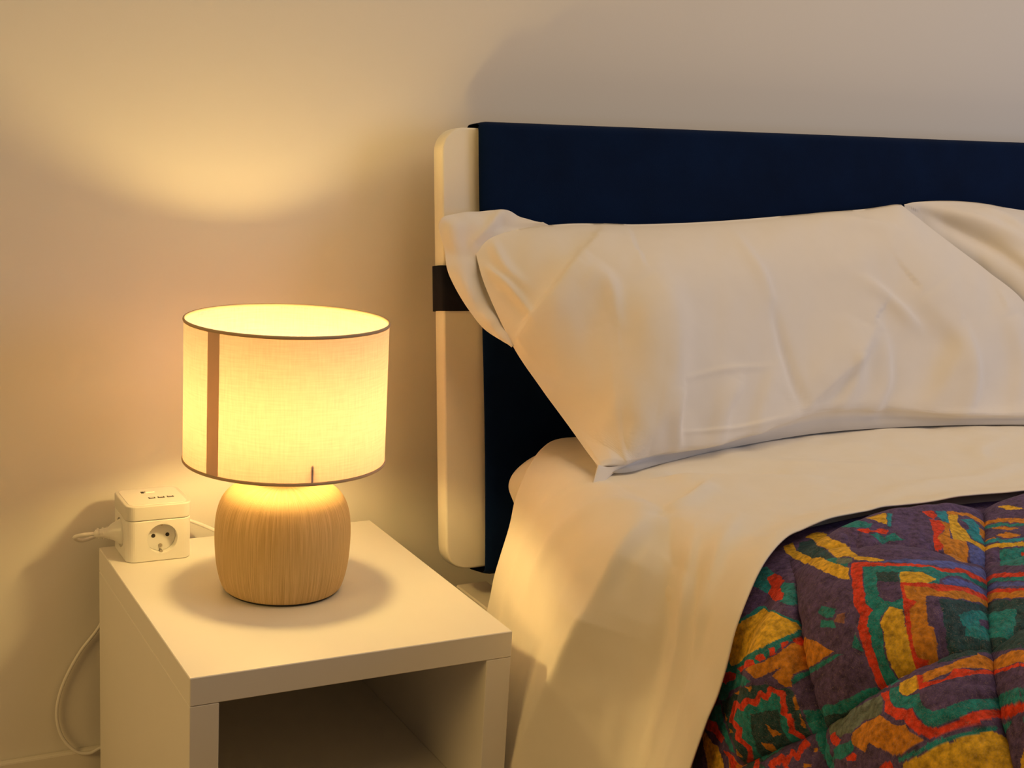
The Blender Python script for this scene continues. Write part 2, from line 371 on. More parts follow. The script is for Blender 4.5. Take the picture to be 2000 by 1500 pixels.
wall_cord = [(.060, .472, .02), (.045, .482, -.02), (.028, .489, -.08), (.006, .4935, -.128), (-.022, .4945, -.165), (-.045, .4945, -.21), (-.0535, .494, -.25), (-.0475, .492, -.285), (-.030, .486, -.3085), (-.012, .483, -.314), (.004, .483, -.309), (.05, .482, -.29)]
tube('power_cord', [(p[0], p[1], p[2]+TT) for p in wall_cord], .0024, M_CORD, cube, n=120)

# ------------------------------------------------------------------ bed frame and headboard
bed = thing('bed_frame', 'white bed frame with rounded leaning headboard panel', 'bed', (0, 0, 0))
HB0 = np.array([0.47, 0.3355, TT-.046]); LEAN = math.atan2(.0845, .634)
HBW, HBL, HBT = 1.72, .640, .030
def hb_xyz(x, d, h):
    """headboard space: x along, d behind the front face, h up the leaning board"""
    c, s = math.cos(LEAN), math.sin(LEAN)
    return np.stack([HB0[0]+x, HB0[1]+h*s+d*c, HB0[2]+h*c-d*s], -1)
def rounded_rect(w, h, r, seg=8):
    P_ = []
    for cx, cy, a0 in ((w-r, h-r, 0), (r, h-r, math.pi/2), (r, r, math.pi), (w-r, r, 1.5*math.pi)):
        for k in range(seg+1):
            a = a0+k*math.pi/2/seg; P_.append((cx+r*math.cos(a), cy+r*math.sin(a)))
    return np.array(P_)
def plate(name, outline, d0, d1, bev, m, parent, fn):
    """extruded rounded plate with softened arrises"""
    c = outline.mean(0); e = outline
    t = np.roll(e, -1, 0)-np.roll(e, 1, 0); nr = np.stack([t[:, 1], -t[:, 0]], 1); nr /= np.linalg.norm(nr, axis=1)[:, None]
    rings = [(d0, bev), (d0+bev*.3, bev*.3), (d0+bev, 0), (d1-bev, 0), (d1-bev*.3, bev*.3), (d1, bev)]
    V = np.array([fn((e-nr*i)[:, 0], np.full(len(e), d), (e-nr*i)[:, 1]) for d, i in rings])
    nr_, ne = V.shape[:2]; verts = V.reshape(-1, 3).tolist(); F = []
    for i in range(nr_-1):
        for j in range(ne):
            F.append((i*ne+j, i*ne+(j+1) % ne, (i+1)*ne+(j+1) % ne, (i+1)*ne+j))
    F.append(tuple(reversed(range(ne)))); F.append(tuple((nr_-1)*ne+j for j in range(ne)))
    me = bpy.data.meshes.new(name); me.from_pydata(verts, [], F); me.update()
    bm = bmesh.new(); bm.from_mesh(me); bmesh.ops.recalc_face_normals(bm, faces=bm.faces); bm.to_mesh(me); bm.free()
    o = link(name, me, m, parent, True)
    for p in me.polygons: p.use_smooth = len(p.vertices) == 4
    return o
plate('headboard_panel', rounded_rect(HBW, HBL, .034), 0, HBT, .003, M_HEAD, bed, hb_xyz)
box('side_rail', (.518, -1.72, TT-.25), (.571, .40, TT-.095), M_RAIL, bed, .002, 1)
box('side_rail', (2.09, -1.72, TT-.25), (2.143, .40, TT-.095), M_RAIL, bed, .002, 1)
box('head_rail', (.571, .362, TT-.25), (2.09, .40, TT-.11), M_RAIL, bed, .002, 1)
for i in range(12):
    y0 = .27-i*.165
    box('slat', (.5712, y0, TT-.083), (2.0898, y0+.07, TT-.066), M_RAIL, bed)
for lx in (.52, 2.09):
    for ly in (.34, -1.70): box('leg', (lx, ly, 0), (lx+.05, ly+.05, TT-.25), M_RAIL, bed, .002, 1)

# padded cover pulled over the headboard
cov = thing('headboard_cover', 'navy blue felt padded cover slipped over the headboard', 'cover', (0, 0, 0))
def cover():
    x = np.concatenate([np.array([.0565, .0572, .0585, .062, .068]), np.linspace(.08, HBW-.09, 110), np.array([HBW-.07, HBW-.0585, HBW-.0575])])
    prof = rounded_rect(HBT+.030, HBL+.020, .013, 6); prof[:, 0] -= .015; prof[:, 1] -= .011
    # densify the long runs
    pr = []
    for a, b in zip(prof, np.roll(prof, -1, 0)):
        k = max(1, int(np.linalg.norm(b-a)/.02)); pr += [a+(b-a)*i/k for i in range(k)]
    pr = np.array(pr); cx, cy = HBT/2, HBL/2
    V = []
    for xi in x:
        edge = min(1, max(0, (xi-.0565)/.012)) if xi < .3 else min(1, max(0, (HBW-.0575-xi)/.012))
        q_ = np.stack([cx+(pr[:, 0]-cx)*(.80+.20*edge**.5), cy+(pr[:, 1]-cy)*(.9915+.0085*edge**.5)], 1)
        wob = .0016*vnoise(xi*9+0*q_[:, 1], q_[:, 1]*9, 3)*edge
        sgn = np.where(q_[:, 0] < cx, -1, 1)
        lip = .005*np.sin(q_[:, 1]*7+.5)*(xi < .066)+0.004*(q_[:, 1] > HBL)*(xi < .066)
        V.append(hb_xyz(np.full(len(q_), xi)+lip*np.where(q_[:, 0] < cx, .6, -1.6), q_[:, 0]+sgn*wob, q_[:, 1]))
    return np.array(V)
link('padded_sleeve', grid_mesh('padded_sleeve', cover(), closed_v=True), M_NAVY, cov, True)
def strap():
    h0, h1 = .378, .443
    out = []
    path = [(.075, -.0035), (.03, -.0045), (.006, -.0045), (-.0022, -.002), (-.0042, .005), (-.0045, HBT/2), (-.0042, HBT-.005), (-.002, HBT+.002), (.006, HBT+.0045), (.03, HBT+.0045), (.075, HBT+.0035)]
    c = spline(path, 50); V = []
    tg = np.gradient(c, axis=0); nn = np.stack([tg[:, 1], -tg[:, 0]], 1); nn /= np.linalg.norm(nn, axis=1)[:, None]
    for (hh, ins) in ((h0, 0), (h0, .0022), (h1, .0022), (h1, 0)):
        p = c-nn*(ins if ins else 0)*-1
        w = .0015*np.sin(np.linspace(0, 5, 50))
        V.append(hb_xyz(p[:, 0], p[:, 1], hh+w))
    return np.array(V)
link('strap', grid_mesh('strap', strap(), closed_u=True), M_STRAP, cov, False)['label'] = 'dark strap wrapped around headboard end'

# ------------------------------------------------------------------ mattress with fitted sheet
def soft_box(lo, hi, r, n):
    """rounded box from six grids"""
    lo, hi = np.array(lo), np.array(hi); bm = bmesh.new(); bmesh.ops.create_cube(bm, size=2)
    bmesh.ops.subdivide_edges(bm, edges=bm.edges[:], cuts=n, use_grid_fill=True)
    c = (lo+hi)/2; hs = (hi-lo)/2
    for v in bm.verts:
        p = np.array(v.co)
        # denser towards edges
        p = np.sign(p)*(1-(1-np.abs(p))**1.6)
        w = p*hs; inner = np.clip(w, -(hs-r), hs-r); d = w-inner; L = np.linalg.norm(d/r)
        m_ = np.max(np.abs(d/r))
        if L > 1e-9: d = d/r/L*m_*r
        v.co = c+inner+d
    return bm
mb = soft_box((.534, -1.66, TT-.064), (2.08, .312, TT+.146), np.array([.07, .05, .07]), 60)
mme = bm_mesh(mb, 'mattress'); co = np.empty(len(mme.vertices)*3, np.float32); mme.vertices.foreach_get('co', co); co = co.reshape(-1, 3)
side = sstep(.62, .54, co[:, 0])
co[:, 0] -= side*(.004*np.sin(co[:, 2]*60+co[:, 1]*9)+.004*vnoise(co[:, 1]*22, co[:, 2]*30, 5))+.008*np.exp(-((co[:, 2]-TT-.085)/.02)**2)*sstep(.22, .3, co[:, 1])*side
co[:, 0] += .010*np.exp(-((co[:, 2]-TT-.045)/.022)**2)*sstep(.2, .28, co[:, 1])*side
co[:, 2] += sstep(TT+.08, TT+.13, co[:, 2])*.003*vnoise(co[:, 0]*8, co[:, 1]*8, 6)
mme.vertices.foreach_set('co', co.reshape(-1)); mme.update()
tag(link('mattress', mme, M_FIT, None, True), 'mattress in pale fitted sheet, bare corner showing by headboard', 'mattress')

# ------------------------------------------------------------------ flat sheet turned down over the quilt
SH_Z, EX, EZ, ER, FL, SB = .155, .600, .065, .090, .22, -.27
def cross(n_top, n_arc, n_side):
    x = np.concatenate([np.linspace(2.06, 1.45, 20, endpoint=False), np.linspace(1.45, EX, n_top, endpoint=False)]); top = np.stack([x, np.full(len(x), SH_Z)], 1)
    a = np.linspace(math.pi/2, math.pi, n_arc, endpoint=False); arc = np.stack([EX+ER*np.cos(a), EZ+ER*np.sin(a)], 1)
    z = np.linspace(EZ, SB, n_side); sd = np.stack([EX-ER-FL*(EZ-z), z], 1)
    c = np.vstack([top, arc, sd]); k_ = np.hanning(25); k_ /= k_.sum()
    e_ = np.vstack([np.repeat(c[:1], 12, 0), c, c[-1]+(c[-1]-c[-2])*np.arange(1, 13)[:, None]]); cs = np.stack([np.convolve(e_[:, i], k_, 'valid') for i in (0, 1)], 1)
    c[len(top)-15:] = cs[len(top)-15:]; t = np.gradient(c, axis=0); nn = np.stack([t[:, 1], -t[:, 0]], 1); nn /= np.linalg.norm(nn, axis=1)[:, None]
    s = np.concatenate([[0], np.cumsum(np.linalg.norm(np.diff(c, axis=0), axis=1))]); s0 = s[len(top)]
    return c, nn, s-s0
# s = distance across the bed measured from the top edge: negative on the top, positive down the side
HEM_S = [-1.6, -.60, -.40, -.22, -.10, -.03, .03, .08, .14, .22, .32, .48]
HEM_Y = [-.185, -.185, -.172, -.170, -.190, -.225, -.268, -.300, -.312, -.306, -.296, -.29]
HEAD_S = [-1.6, -.1, .0, .025, .07, .10, .28, .48]
HEAD_Y = [.300, .302, .285, .262, .232, .224, .225, .20]
def hem_y(s): return np.interp(s, HEM_S, HEM_Y)
def sheet():
    c, nn, s = cross(240, 40, 110); nu = 220
    s_f = np.convolve(np.pad(np.interp(s, HEM_S, HEM_Y), 6, 'edge'), np.ones(13)/13, 'valid')
    h_f = np.convolve(np.pad(np.interp(s, HEAD_S, HEAD_Y), 6, 'edge'), np.ones(13)/13, 'valid')
    u = np.linspace(0, 1, nu)
    S = np.broadcast_to(s[:, None], (len(s), nu)); Y = h_f[:, None]*(1-u)+s_f[:, None]*u
    up = 1-sstep(0, .075, Y-s_f[:, None])                       # lifted by the quilt under the hem
    drop = sstep(.05, .36, S)
    off = .017*up
    # hanging folds: a sharp ridge, a dark valley behind it, then a plane running on to the hem
    q = lambda xs, ys: np.interp(s, xs, ys)
    yr = q([.03, .10, .18, .26, .34, .42, .5], [-.056, -.086, -.078, -.052, -.022, .012, .03])
    yv = q([.03, .08, .16, .5], [-.070, -.122, -.150, -.150])
    a1 = q([.02, .06, .10, .18, .28, .42, .5], [0, .018, .038, .060, .058, .044, .040])
    a2 = q([.02, .08, .2, .5], [0, -.014, -.018, -.014]); ah = q([.05, .2, .5], [0, .006, .010])
    fold = np.array([np.interp(Y[i], [s_f[i], s_f[i]+.05, yv[i], yr[i], h_f[i]], [ah[i], ah[i], a2[i], a1[i], 0]) for i in range(len(s))])
    kk = np.hanning(9); kk /= kk.sum()
    fold = np.array([np.convolve(np.pad(r, 4, 'edge'), kk, 'valid') for r in fold])
    off = off+fold
    # pinch and its radiating pulls near the top edge
    X2 = S; Y2 = Y
    for pts, wl, wr, a in (
        ([(.03, -.03), (.06, .02), (.14, .075), (.24, .10)], .020, .014, .0040),
        ([(.0, .05), (.08, .11), (.18, .15), (.28, .16)], .016, .016, .003),
        ([(.02, -.045), (-.02, -.030), (-.06, -.005), (-.09, .02)], .008, .014, .006),
        ([(-.05, .062), (-.10, .040), (-.17, .015), (-.26, -.005)], .010, .022, .007),
        ([(-.07, .085), (-.13, .072), (-.22, .045)], .018, .018, -.006),
        ([(.04, -.058), (.08, -.085), (.13, -.10)], .010, .008, -.006),
        ([(.05, -.075), (.09, -.115), (.14, -.135)], .008, .008, -.003),
        ([(.03, -.12), (.08, -.165), (.16, -.19), (.30, -.195)], .008, .016, .0045),
        ([(.06, -.16), (.11, -.195), (.17, -.215), (.26, -.222)], .012, .010, -.004),
        ([(-.05, -.10), (.02, -.165), (.09, -.215), (.20, -.235)], .010, .014, .0035),
        ([(.16, -.14), (.25, -.15), (.40, -.15)], .010, .012, .0035),
        ([(.18, -.24), (.28, -.245), (.42, -.24)], .010, .012, .003),
        ([(-.45, .0), (-.38, .03), (-.30, .06), (-.2, .12)], .02, .02, .003),
        ([(-.62, -.02), (-.5, -.06), (-.38, -.07), (-.22, -.12)], .012, .018, .003),
        ([(-.70, .10), (-.62, .06), (-.56, .0)], .012, .02, .003)):
        off = off+crease(X2, Y2, pts, wl, wr, a*1.5)
    off = off-.007*np.exp(-(((S-.030)/.014)**2+((Y+.050)/.010)**2))
    off = off+.0022*vnoise(S*14, Y*14, 11)+.0010*vnoise(S*34+Y*10, Y*42, 12)+.0014*vnoise(S*7, Y*55, 14)*drop
    V = np.stack([c[:, 0][:, None]+nn[:, 0][:, None]*off, Y, TT+c[:, 1][:, None]+nn[:, 1][:, None]*off], -1)
    # bottom edge runs a little uneven
    return V
VSH = sheet()
so = link('flat_sheet', grid_mesh('flat_sheet', VSH), M_SHEET, None, True)
md = so.modifiers.new('thickness', 'SOLIDIFY'); md.thickness = .0016; md.offset = -1
tag(so, 'white cotton sheet turned down over quilt and hanging at bedside', 'sheet')

# ------------------------------------------------------------------ quilt
PAL = dict(M=(.71, .42, .03), O=(.58, .22, .02), R=(.66, .05, .018), T=(.015, .22, .235), P=(.095, .062, .165), D=(.022, .07, .085), B=(.015, .25, .34),
           V=(.09, .12, .42), G=(.14, .18, .15), W=(.28, .12, .09))
# printed motif: tile letter gives which quarter of the printed repeat the outline is drawn in
TILE = {1: (1300, 960), 2: (1640, 960), 3: (1300, 1230), 4: (1640, 1230)}
POLY = """
1 M 1510,545 1590,495 1700,495 2000,650 2000,760 1880,770 1750,660 1600,570
1 D 1450,600 1600,575 1760,680 1860,775 1700,790 1560,740 1430,690
1 T 1740,790 1860,770 2000,780 2000,870 1850,830
1 M 1270,650 1370,610 1420,690 1560,740 1740,780 2000,880 2000,1010 1900,990 1700,890 1560,820 1400,770 1300,710
1 T 900,940 1100,860 1200,940 1140,1020 1180,1090 1130,1150 1000,1090 850,1020
1 T 1330,1030 1390,1060 1400,1260 1360,1300 1280,1240 1320,1170 1290,1080
1 R 1120,980 1190,935 1260,960 1330,1015 1280,1080 1320,1150 1300,1210 1240,1225 1130,1150 1180,1080 1120,1010
1 T 1740,1270 1900,1310 1860,1400 1790,1400 1700,1340
1 T 1740,1420 1870,1430 1900,1500 1720,1500
1 W 1900,1370 1980,1360 1960,1470 1880,1440
1 T 660,1500 900,1380 1050,1285 1120,1285 1400,1435 1450,1500
1 M 760,1500 940,1400 1100,1310 1200,1340 1420,1490 1430,1520 760,1520
2 M 300,340 500,290 500,410
2 B 510,290 560,290 550,430 510,430
2 T 20,430 200,370 340,400 330,440 50,440
2 R 180,460 300,450 350,480 430,450 530,470 490,510 350,490 270,510
2 T 330,520 390,500 470,540 590,500 690,580 560,580 440,610
2 R 890,270 980,260 1040,310 1000,350 960,320
2 B 1020,260 1130,260 1170,390 1100,370 1040,310
2 O 1060,360 1170,400 1180,560 1350,590 1390,700 1380,830 1240,800 1120,700 1100,620 1060,560 1110,470
2 R 960,350 1060,360 1120,420 1060,560 1120,650 1070,690 1010,640 1000,480
2 M 1150,270 1280,300 1260,380 1330,460 1400,560 1560,640 1560,700 1400,600 1210,570 1170,400
2 B 1300,350 1420,350 1480,420 1500,560 1560,620 1450,580 1330,470 1390,440
2 O 1470,430 1560,460 1560,580 1500,540
2 V 1380,610 1480,650 1560,700 1560,860 1420,840
2 M 1720,210 1850,190 2000,240 1850,250
2 O 1640,440 1750,430 1950,450 1850,480
2 O 1700,530 1800,490 1980,520 1850,560
2 T 1740,680 2000,650 2000,860 1760,860
2 R 1940,720 2000,700 2000,740
2 M 0,620 60,640 200,760 130,770 0,720
2 G 0,770 140,780 140,830 0,840
2 M 0,860 130,880 130,1010 0,970
2 M 150,770 300,765 500,800 420,820 160,800
2 V 420,820 700,790 1200,820 1560,900 1560,1000 1300,900 1000,860
2 T 270,870 600,870 980,880 1100,930 1300,930 1560,1050 1560,1090 1250,970 1150,960 1070,1000 1040,1050 650,1040 640,930 420,930 430,1130 500,1230 600,1250 690,1190 700,1330 560,1290 460,1430 470,1500 330,1500 330,1400 390,1320 310,1270
2 R 150,830 300,825 600,840 880,850 1100,890 1300,890 1560,1000 1560,1040 1300,930 1100,930 980,880 600,870 260,870 270,1000 310,1270 380,1330 330,1400 330,1500 230,1500 250,1380 190,1280 160,1050
2 D 400,930 640,930 640,1040 430,1030
2 P 430,1040 640,1030 660,1180 560,1240 440,1180
2 M 650,930 880,935 1030,1005 930,1040 660,1040
2 V 1080,1020 1180,980 1300,1010 1560,1110 1560,1180 1350,1090 1100,1050
2 O 700,1070 950,1090 1050,1140 1300,1130 1570,1220 1600,1280 1300,1210 930,1190 960,1500 780,1500 760,1330 830,1250 720,1200
2 R 660,1040 930,1040 1200,1070 1400,1110 1570,1190 1570,1220 1300,1130 1050,1140 950,1090 700,1070 720,1200 830,1250 760,1330 780,1500 720,1500 690,1250
2 D 1060,1220 1300,1220 1600,1290 1600,1500 1110,1500
2 T 1250,1380 1380,1330 1590,1350 1590,1500 1300,1500
2 P 1470,1430 1590,1420 1590,1500 1490,1500
2 M 470,1440 560,1295 690,1330 710,1500 475,1500
2 D 1600,1280 1720,1230 2000,1220 2000,1500 1600,1500
2 T 1620,1380 1900,1330 1900,1500 1640,1500
3 D 650,780 960,600 1150,600 1400,680 1450,800 1550,1000 1620,1150 1490,1220 1100,1480 950,1500 850,1350 700,1000
3 T 560,160 800,0 1420,0 1480,40 1400,110 1260,160 850,390 760,420 740,330 640,330 480,240
3 M 510,230 560,160 780,0 830,-40 1400,-40 1420,0 1440,40 1300,100 1050,230 850,360 760,400 740,330 640,330 540,280
3 T 510,270 640,340 740,330 760,400 850,370 1260,140 1400,90 1400,150 1300,200 1150,300 1000,400 840,470 960,560 900,620 760,650 700,760 640,760 600,650 540,450 500,350
3 O 920,450 1020,390 1210,300 1380,190 1480,170 1560,430 1400,490 1370,530 1400,650 1340,630 1190,510 1280,420 1150,480 1060,520 1000,540 960,500
3 R 570,370 620,340 670,420 640,460 580,430
3 R 640,490 700,460 740,450 820,480 800,540 740,550 700,590 640,540
3 R 830,420 900,390 910,440 870,470
3 R 930,350 1000,340 1010,400 930,440 890,420
3 R 1030,290 1090,270 1110,320 1060,360 1020,330
3 R 1130,230 1190,210 1210,290 1160,310
3 R 1250,180 1320,160 1340,200 1270,250
3 R 1370,120 1440,100 1480,160 1450,220 1380,180
3 O 1490,70 1560,90 1880,250 1600,410 1540,220
3 R 1490,65 1550,90 1530,180 1500,130
3 T 1600,420 1900,270 1970,290 1800,370 1620,480
3 T 1370,540 1450,490 1600,460 1590,500 1400,580
3 T 820,900 900,790 1050,720 1170,670 1290,740 1300,880 1380,960 1390,1060 1490,1120 1480,1220 1100,1470 1040,1400 950,1350 950,1230 860,1160 880,1050 790,980
3 D 960,900 1250,850 1290,1000 1330,1100 1420,1200 1150,1430 1020,1280 970,1080
3 O 1110,1000 1280,1100 1180,1130 1140,1080
3 O 1070,1180 1180,1190 1230,1290 1110,1240
3 O 920,620 970,610 960,670
3 O 800,690 870,670 850,720
3 O 1400,780 1430,730 1480,870 1420,840
3 O 1490,920 1540,1000 1560,1060 1480,1000
3 O 690,900 720,960 700,990
3 O 740,1070 800,1120 760,1130
3 O 820,1260 870,1330 830,1340
3 T 430,920 640,810 660,900 700,1050 820,1330 760,1320 600,1000 540,990 430,1060
3 R 460,1000 540,980 600,1000 620,1080 690,1170 660,1230 600,1170 560,1100 500,1100
3 R 390,850 480,800 580,740 610,800 450,860 400,930
3 R 490,420 520,480 500,500
3 R 530,590 570,620 560,690 530,650
3 M 430,1080 500,1130 560,1230 620,1260 680,1440 700,1540 510,1540 480,1300
3 O 680,1310 760,1340 850,1420 960,1500 740,1500 740,1400
3 R 680,1310 760,1340 830,1420 760,1500 740,1400
3 T 1520,890 1680,880 1750,1080 1740,1130 1640,1120 1560,1000
3 T 1720,850 2000,720 2000,800 1750,950
3 D 1730,950 2000,800 2000,960 1800,1060
3 G 1830,1090 2000,990 2000,1150 1960,1180 1840,1150
3 R 1840,1180 1900,1150 1970,1220 1940,1280 1880,1260
3 T 1660,1180 1790,1130 1900,1480 1780,1500 1700,1350
3 O 1620,1300 1660,1280 1680,1340 1640,1350
3 O 1540,1460 1620,1470 1600,1500 1540,1500
4 T 340,0 480,0 520,250 580,420 680,620 600,670 520,560 460,420 390,220
4 R 220,0 340,0 380,200 480,470 570,680 520,690 430,600 330,350 270,180
4 T 200,60 260,200 280,260 170,210
4 M 490,0 720,0 770,250 860,480 700,590 630,480 560,330
4 O 780,0 1000,0 1030,250 1060,400 900,470 950,320 860,300 800,200
4 R 720,0 780,0 800,200 860,300 950,320 900,470 830,470 770,250
4 D 1120,0 2000,0 2000,260 1600,300 1100,420 1170,300
4 T 1330,-20 1590,-20 1600,150 1450,130 1330,90
4 T 1640,-20 1880,-20 1840,110 1650,140
4 P 1480,-20 1660,-20 1600,40
4 T 0,770 400,600 430,640 420,700 0,880
4 D 0,880 420,720 560,690 0,1000
4 G 0,1010 500,750 500,950 300,1030 180,1150 0,1150
4 O 690,640 880,560 1200,430 1500,330 1660,400 1900,290 2000,280 2000,400 1680,480 1500,470 1280,480 1000,600 900,690
4 M 680,640 860,560 870,700 760,760 690,720
4 R 870,560 920,550 930,620 1140,590 1250,480 1400,490 1640,490 1700,480 2000,410 2000,450 1660,520 1400,560 1160,610 900,700
4 P 920,720 1160,620 1400,570 1660,530 2000,470 2000,660 1740,720 1400,790 1030,920 950,860
4 T 590,690 680,670 690,730 760,770 900,740 950,870 1030,930 1400,800 1740,730 2000,670 2000,800 1740,880 1400,940 1060,1070 950,1060 870,960 830,880 760,900 650,880 590,800
4 R 500,740 580,710 590,810 650,890 760,910 820,890 870,990 950,1070 1070,1080 1400,950 1740,890 2000,810 2000,920 1740,990 1400,1070 1020,1220 940,1190 800,1100 740,1010 640,1000 540,930
4 O 190,1150 300,1060 480,960 560,1020 680,1060 760,1060 800,1130 920,1220 700,1370 640,1370 460,1290 380,1230 330,1330 190,1260
4 T 680,1400 960,1270 1300,1150 1600,1060 1720,1100 1300,1210 980,1330 740,1420 680,1450
4 M 740,1450 980,1340 1300,1220 1600,1120 1720,1170 1830,1260 1900,1400 1930,1540 740,1540
4 R 0,1150 80,1210 60,1280 0,1260
4 R 130,1390 200,1340 250,1370 230,1420 150,1420
4 R 480,1480 600,1420 650,1500 480,1500
4 T 0,1290 180,1220 220,1310 90,1400 0,1430
4 T 1810,1020 1950,990 1880,1120 1830,1110
"""
LINES = """
3 R 55 1040,1500 1020,1410 930,1360 940,1240 840,1170 860,1060 770,990 800,880 820,800 880,850 930,760 1010,790 1050,690 1130,730 1170,640 1310,720 1320,840 1300,880 1390,950 1390,1060 1500,1110 1500,1210
3 R 60 1190,1490 1300,1420 1340,1450 1420,1360 1470,1410 1530,1300 1570,1260
2 O 40 1160,280 1380,300 1500,370 1560,420
2 O 45 1580,400 1720,360 2000,370
2 T 30 1600,440 1760,400 1850,420 2000,410
2 O 40 1570,600 1680,570
2 B 35 1580,610 1720,570 1800,590 2000,570
2 M 40 1580,670 1720,630 2000,620
2 R 45 1580,1010 1750,960 2000,955
2 T 40 1590,1060 1720,1010 2000,1000
2 V 50 1600,1120 1750,1060 2000,1060
2 R 45 1600,1180 1750,1130 2000,1130
2 O 70 1600,1240 1720,1180 2000,1170
"""
def in_poly(X, Y, p):
    r = np.zeros(X.shape, bool); x0, y0 = p[-1]
    for x1, y1 in p:
        if y1 != y0: r ^= ((Y > y0) != (Y > y1)) & (X < (x1-x0)*(Y-y0)/(y1-y0)+x0)
        x0, y0 = x1, y1
    return r
def print_colour(U, W):
    """U, W: flat arrays of print coordinates; returns linear rgb"""
    # the print repeats mirror-wise beyond one motif
    def mirror(a, lo, hi):
        t = (a-lo) % (2*(hi-lo)); return lo+np.where(t > hi-lo, 2*(hi-lo)-t, t)
    X = mirror(U, 1335., 2000.); Y = mirror(W, 965., 1498.)
    X = X+1.1*vnoise(U/7, W/7, 21)+.7*vnoise(U/2.1, W/2.1, 22); Y = Y+1.1*vnoise(U/7, W/7, 23)+.7*vnoise(U/2.1, W/2.1, 24)
    C = np.empty((len(X), 3)); C[:] = PAL['P']
    def paint(mask_idx, k): C[mask_idx] = PAL[k]
    for ln in POLY.strip().split('\n'):
        f = ln.split(); o_ = TILE[int(f[0])]; p = [tuple(float(v) for v in s.split(',')) for s in f[2:]]
        p = [(o_[0]+.18*a, o_[1]+.18*b) for a, b in p]
        a = np.array(p); idx = np.nonzero((X > a[:, 0].min()) & (X < a[:, 0].max()) & (Y > a[:, 1].min()) & (Y < a[:, 1].max()))[0]
        if len(idx): paint(idx[in_poly(X[idx], Y[idx], p)], f[1])
    for ln in LINES.strip().split('\n'):
        f = ln.split(); o_ = TILE[int(f[0])]; w = float(f[2])*.09; p = np.array([[float(v) for v in s.split(',')] for s in f[3:]])*.18+o_
        for a, b in zip(p[:-1], p[1:]):
            idx = np.nonzero((X > min(a[0], b[0])-w) & (X < max(a[0], b[0])+w) & (Y > min(a[1], b[1])-w) & (Y < max(a[1], b[1])+w))[0]
            if not len(idx): continue
            d = b-a; t = np.clip(((X[idx]-a[0])*d[0]+(Y[idx]-a[1])*d[1])/(d@d), 0, 1)
            paint(idx[np.hypot(X[idx]-a[0]-t*d[0], Y[idx]-a[1]-t*d[1]) < w], f[1])
    return C
# resting surface of the quilt: flat top, round edge, side hanging slightly outwards
QZ, QX, QE, QR, QF = .166, .620, .046, .120, .10
def q_dist(p):
    x, z = p[..., 0], p[..., 2]-TT
    top = z-QZ; arc = np.hypot(x-QX, z-QE)-QR; sd = (QX-QR-QF*(QE-z))-x
    return np.where((x >= QX), top, np.where(z >= QE, arc, sd/math.sqrt(1+QF*QF)))
def q_hit(px, py):
    d = ray(px, py); t0, t1 = .6, 6.0; ts = np.linspace(t0, t1, 400)
    v = q_dist(CAM_C+ts[:, None]*d); k = np.nonzero(v < 0)[0]
    if not len(k): return None
    a, b = ts[k[0]-1], ts[k[0]]
    for _ in range(30):
        m_ = (a+b)/2
        if q_dist(CAM_C+m_*d) < 0: b = m_
        else: a = m_
    return CAM_C+a*d
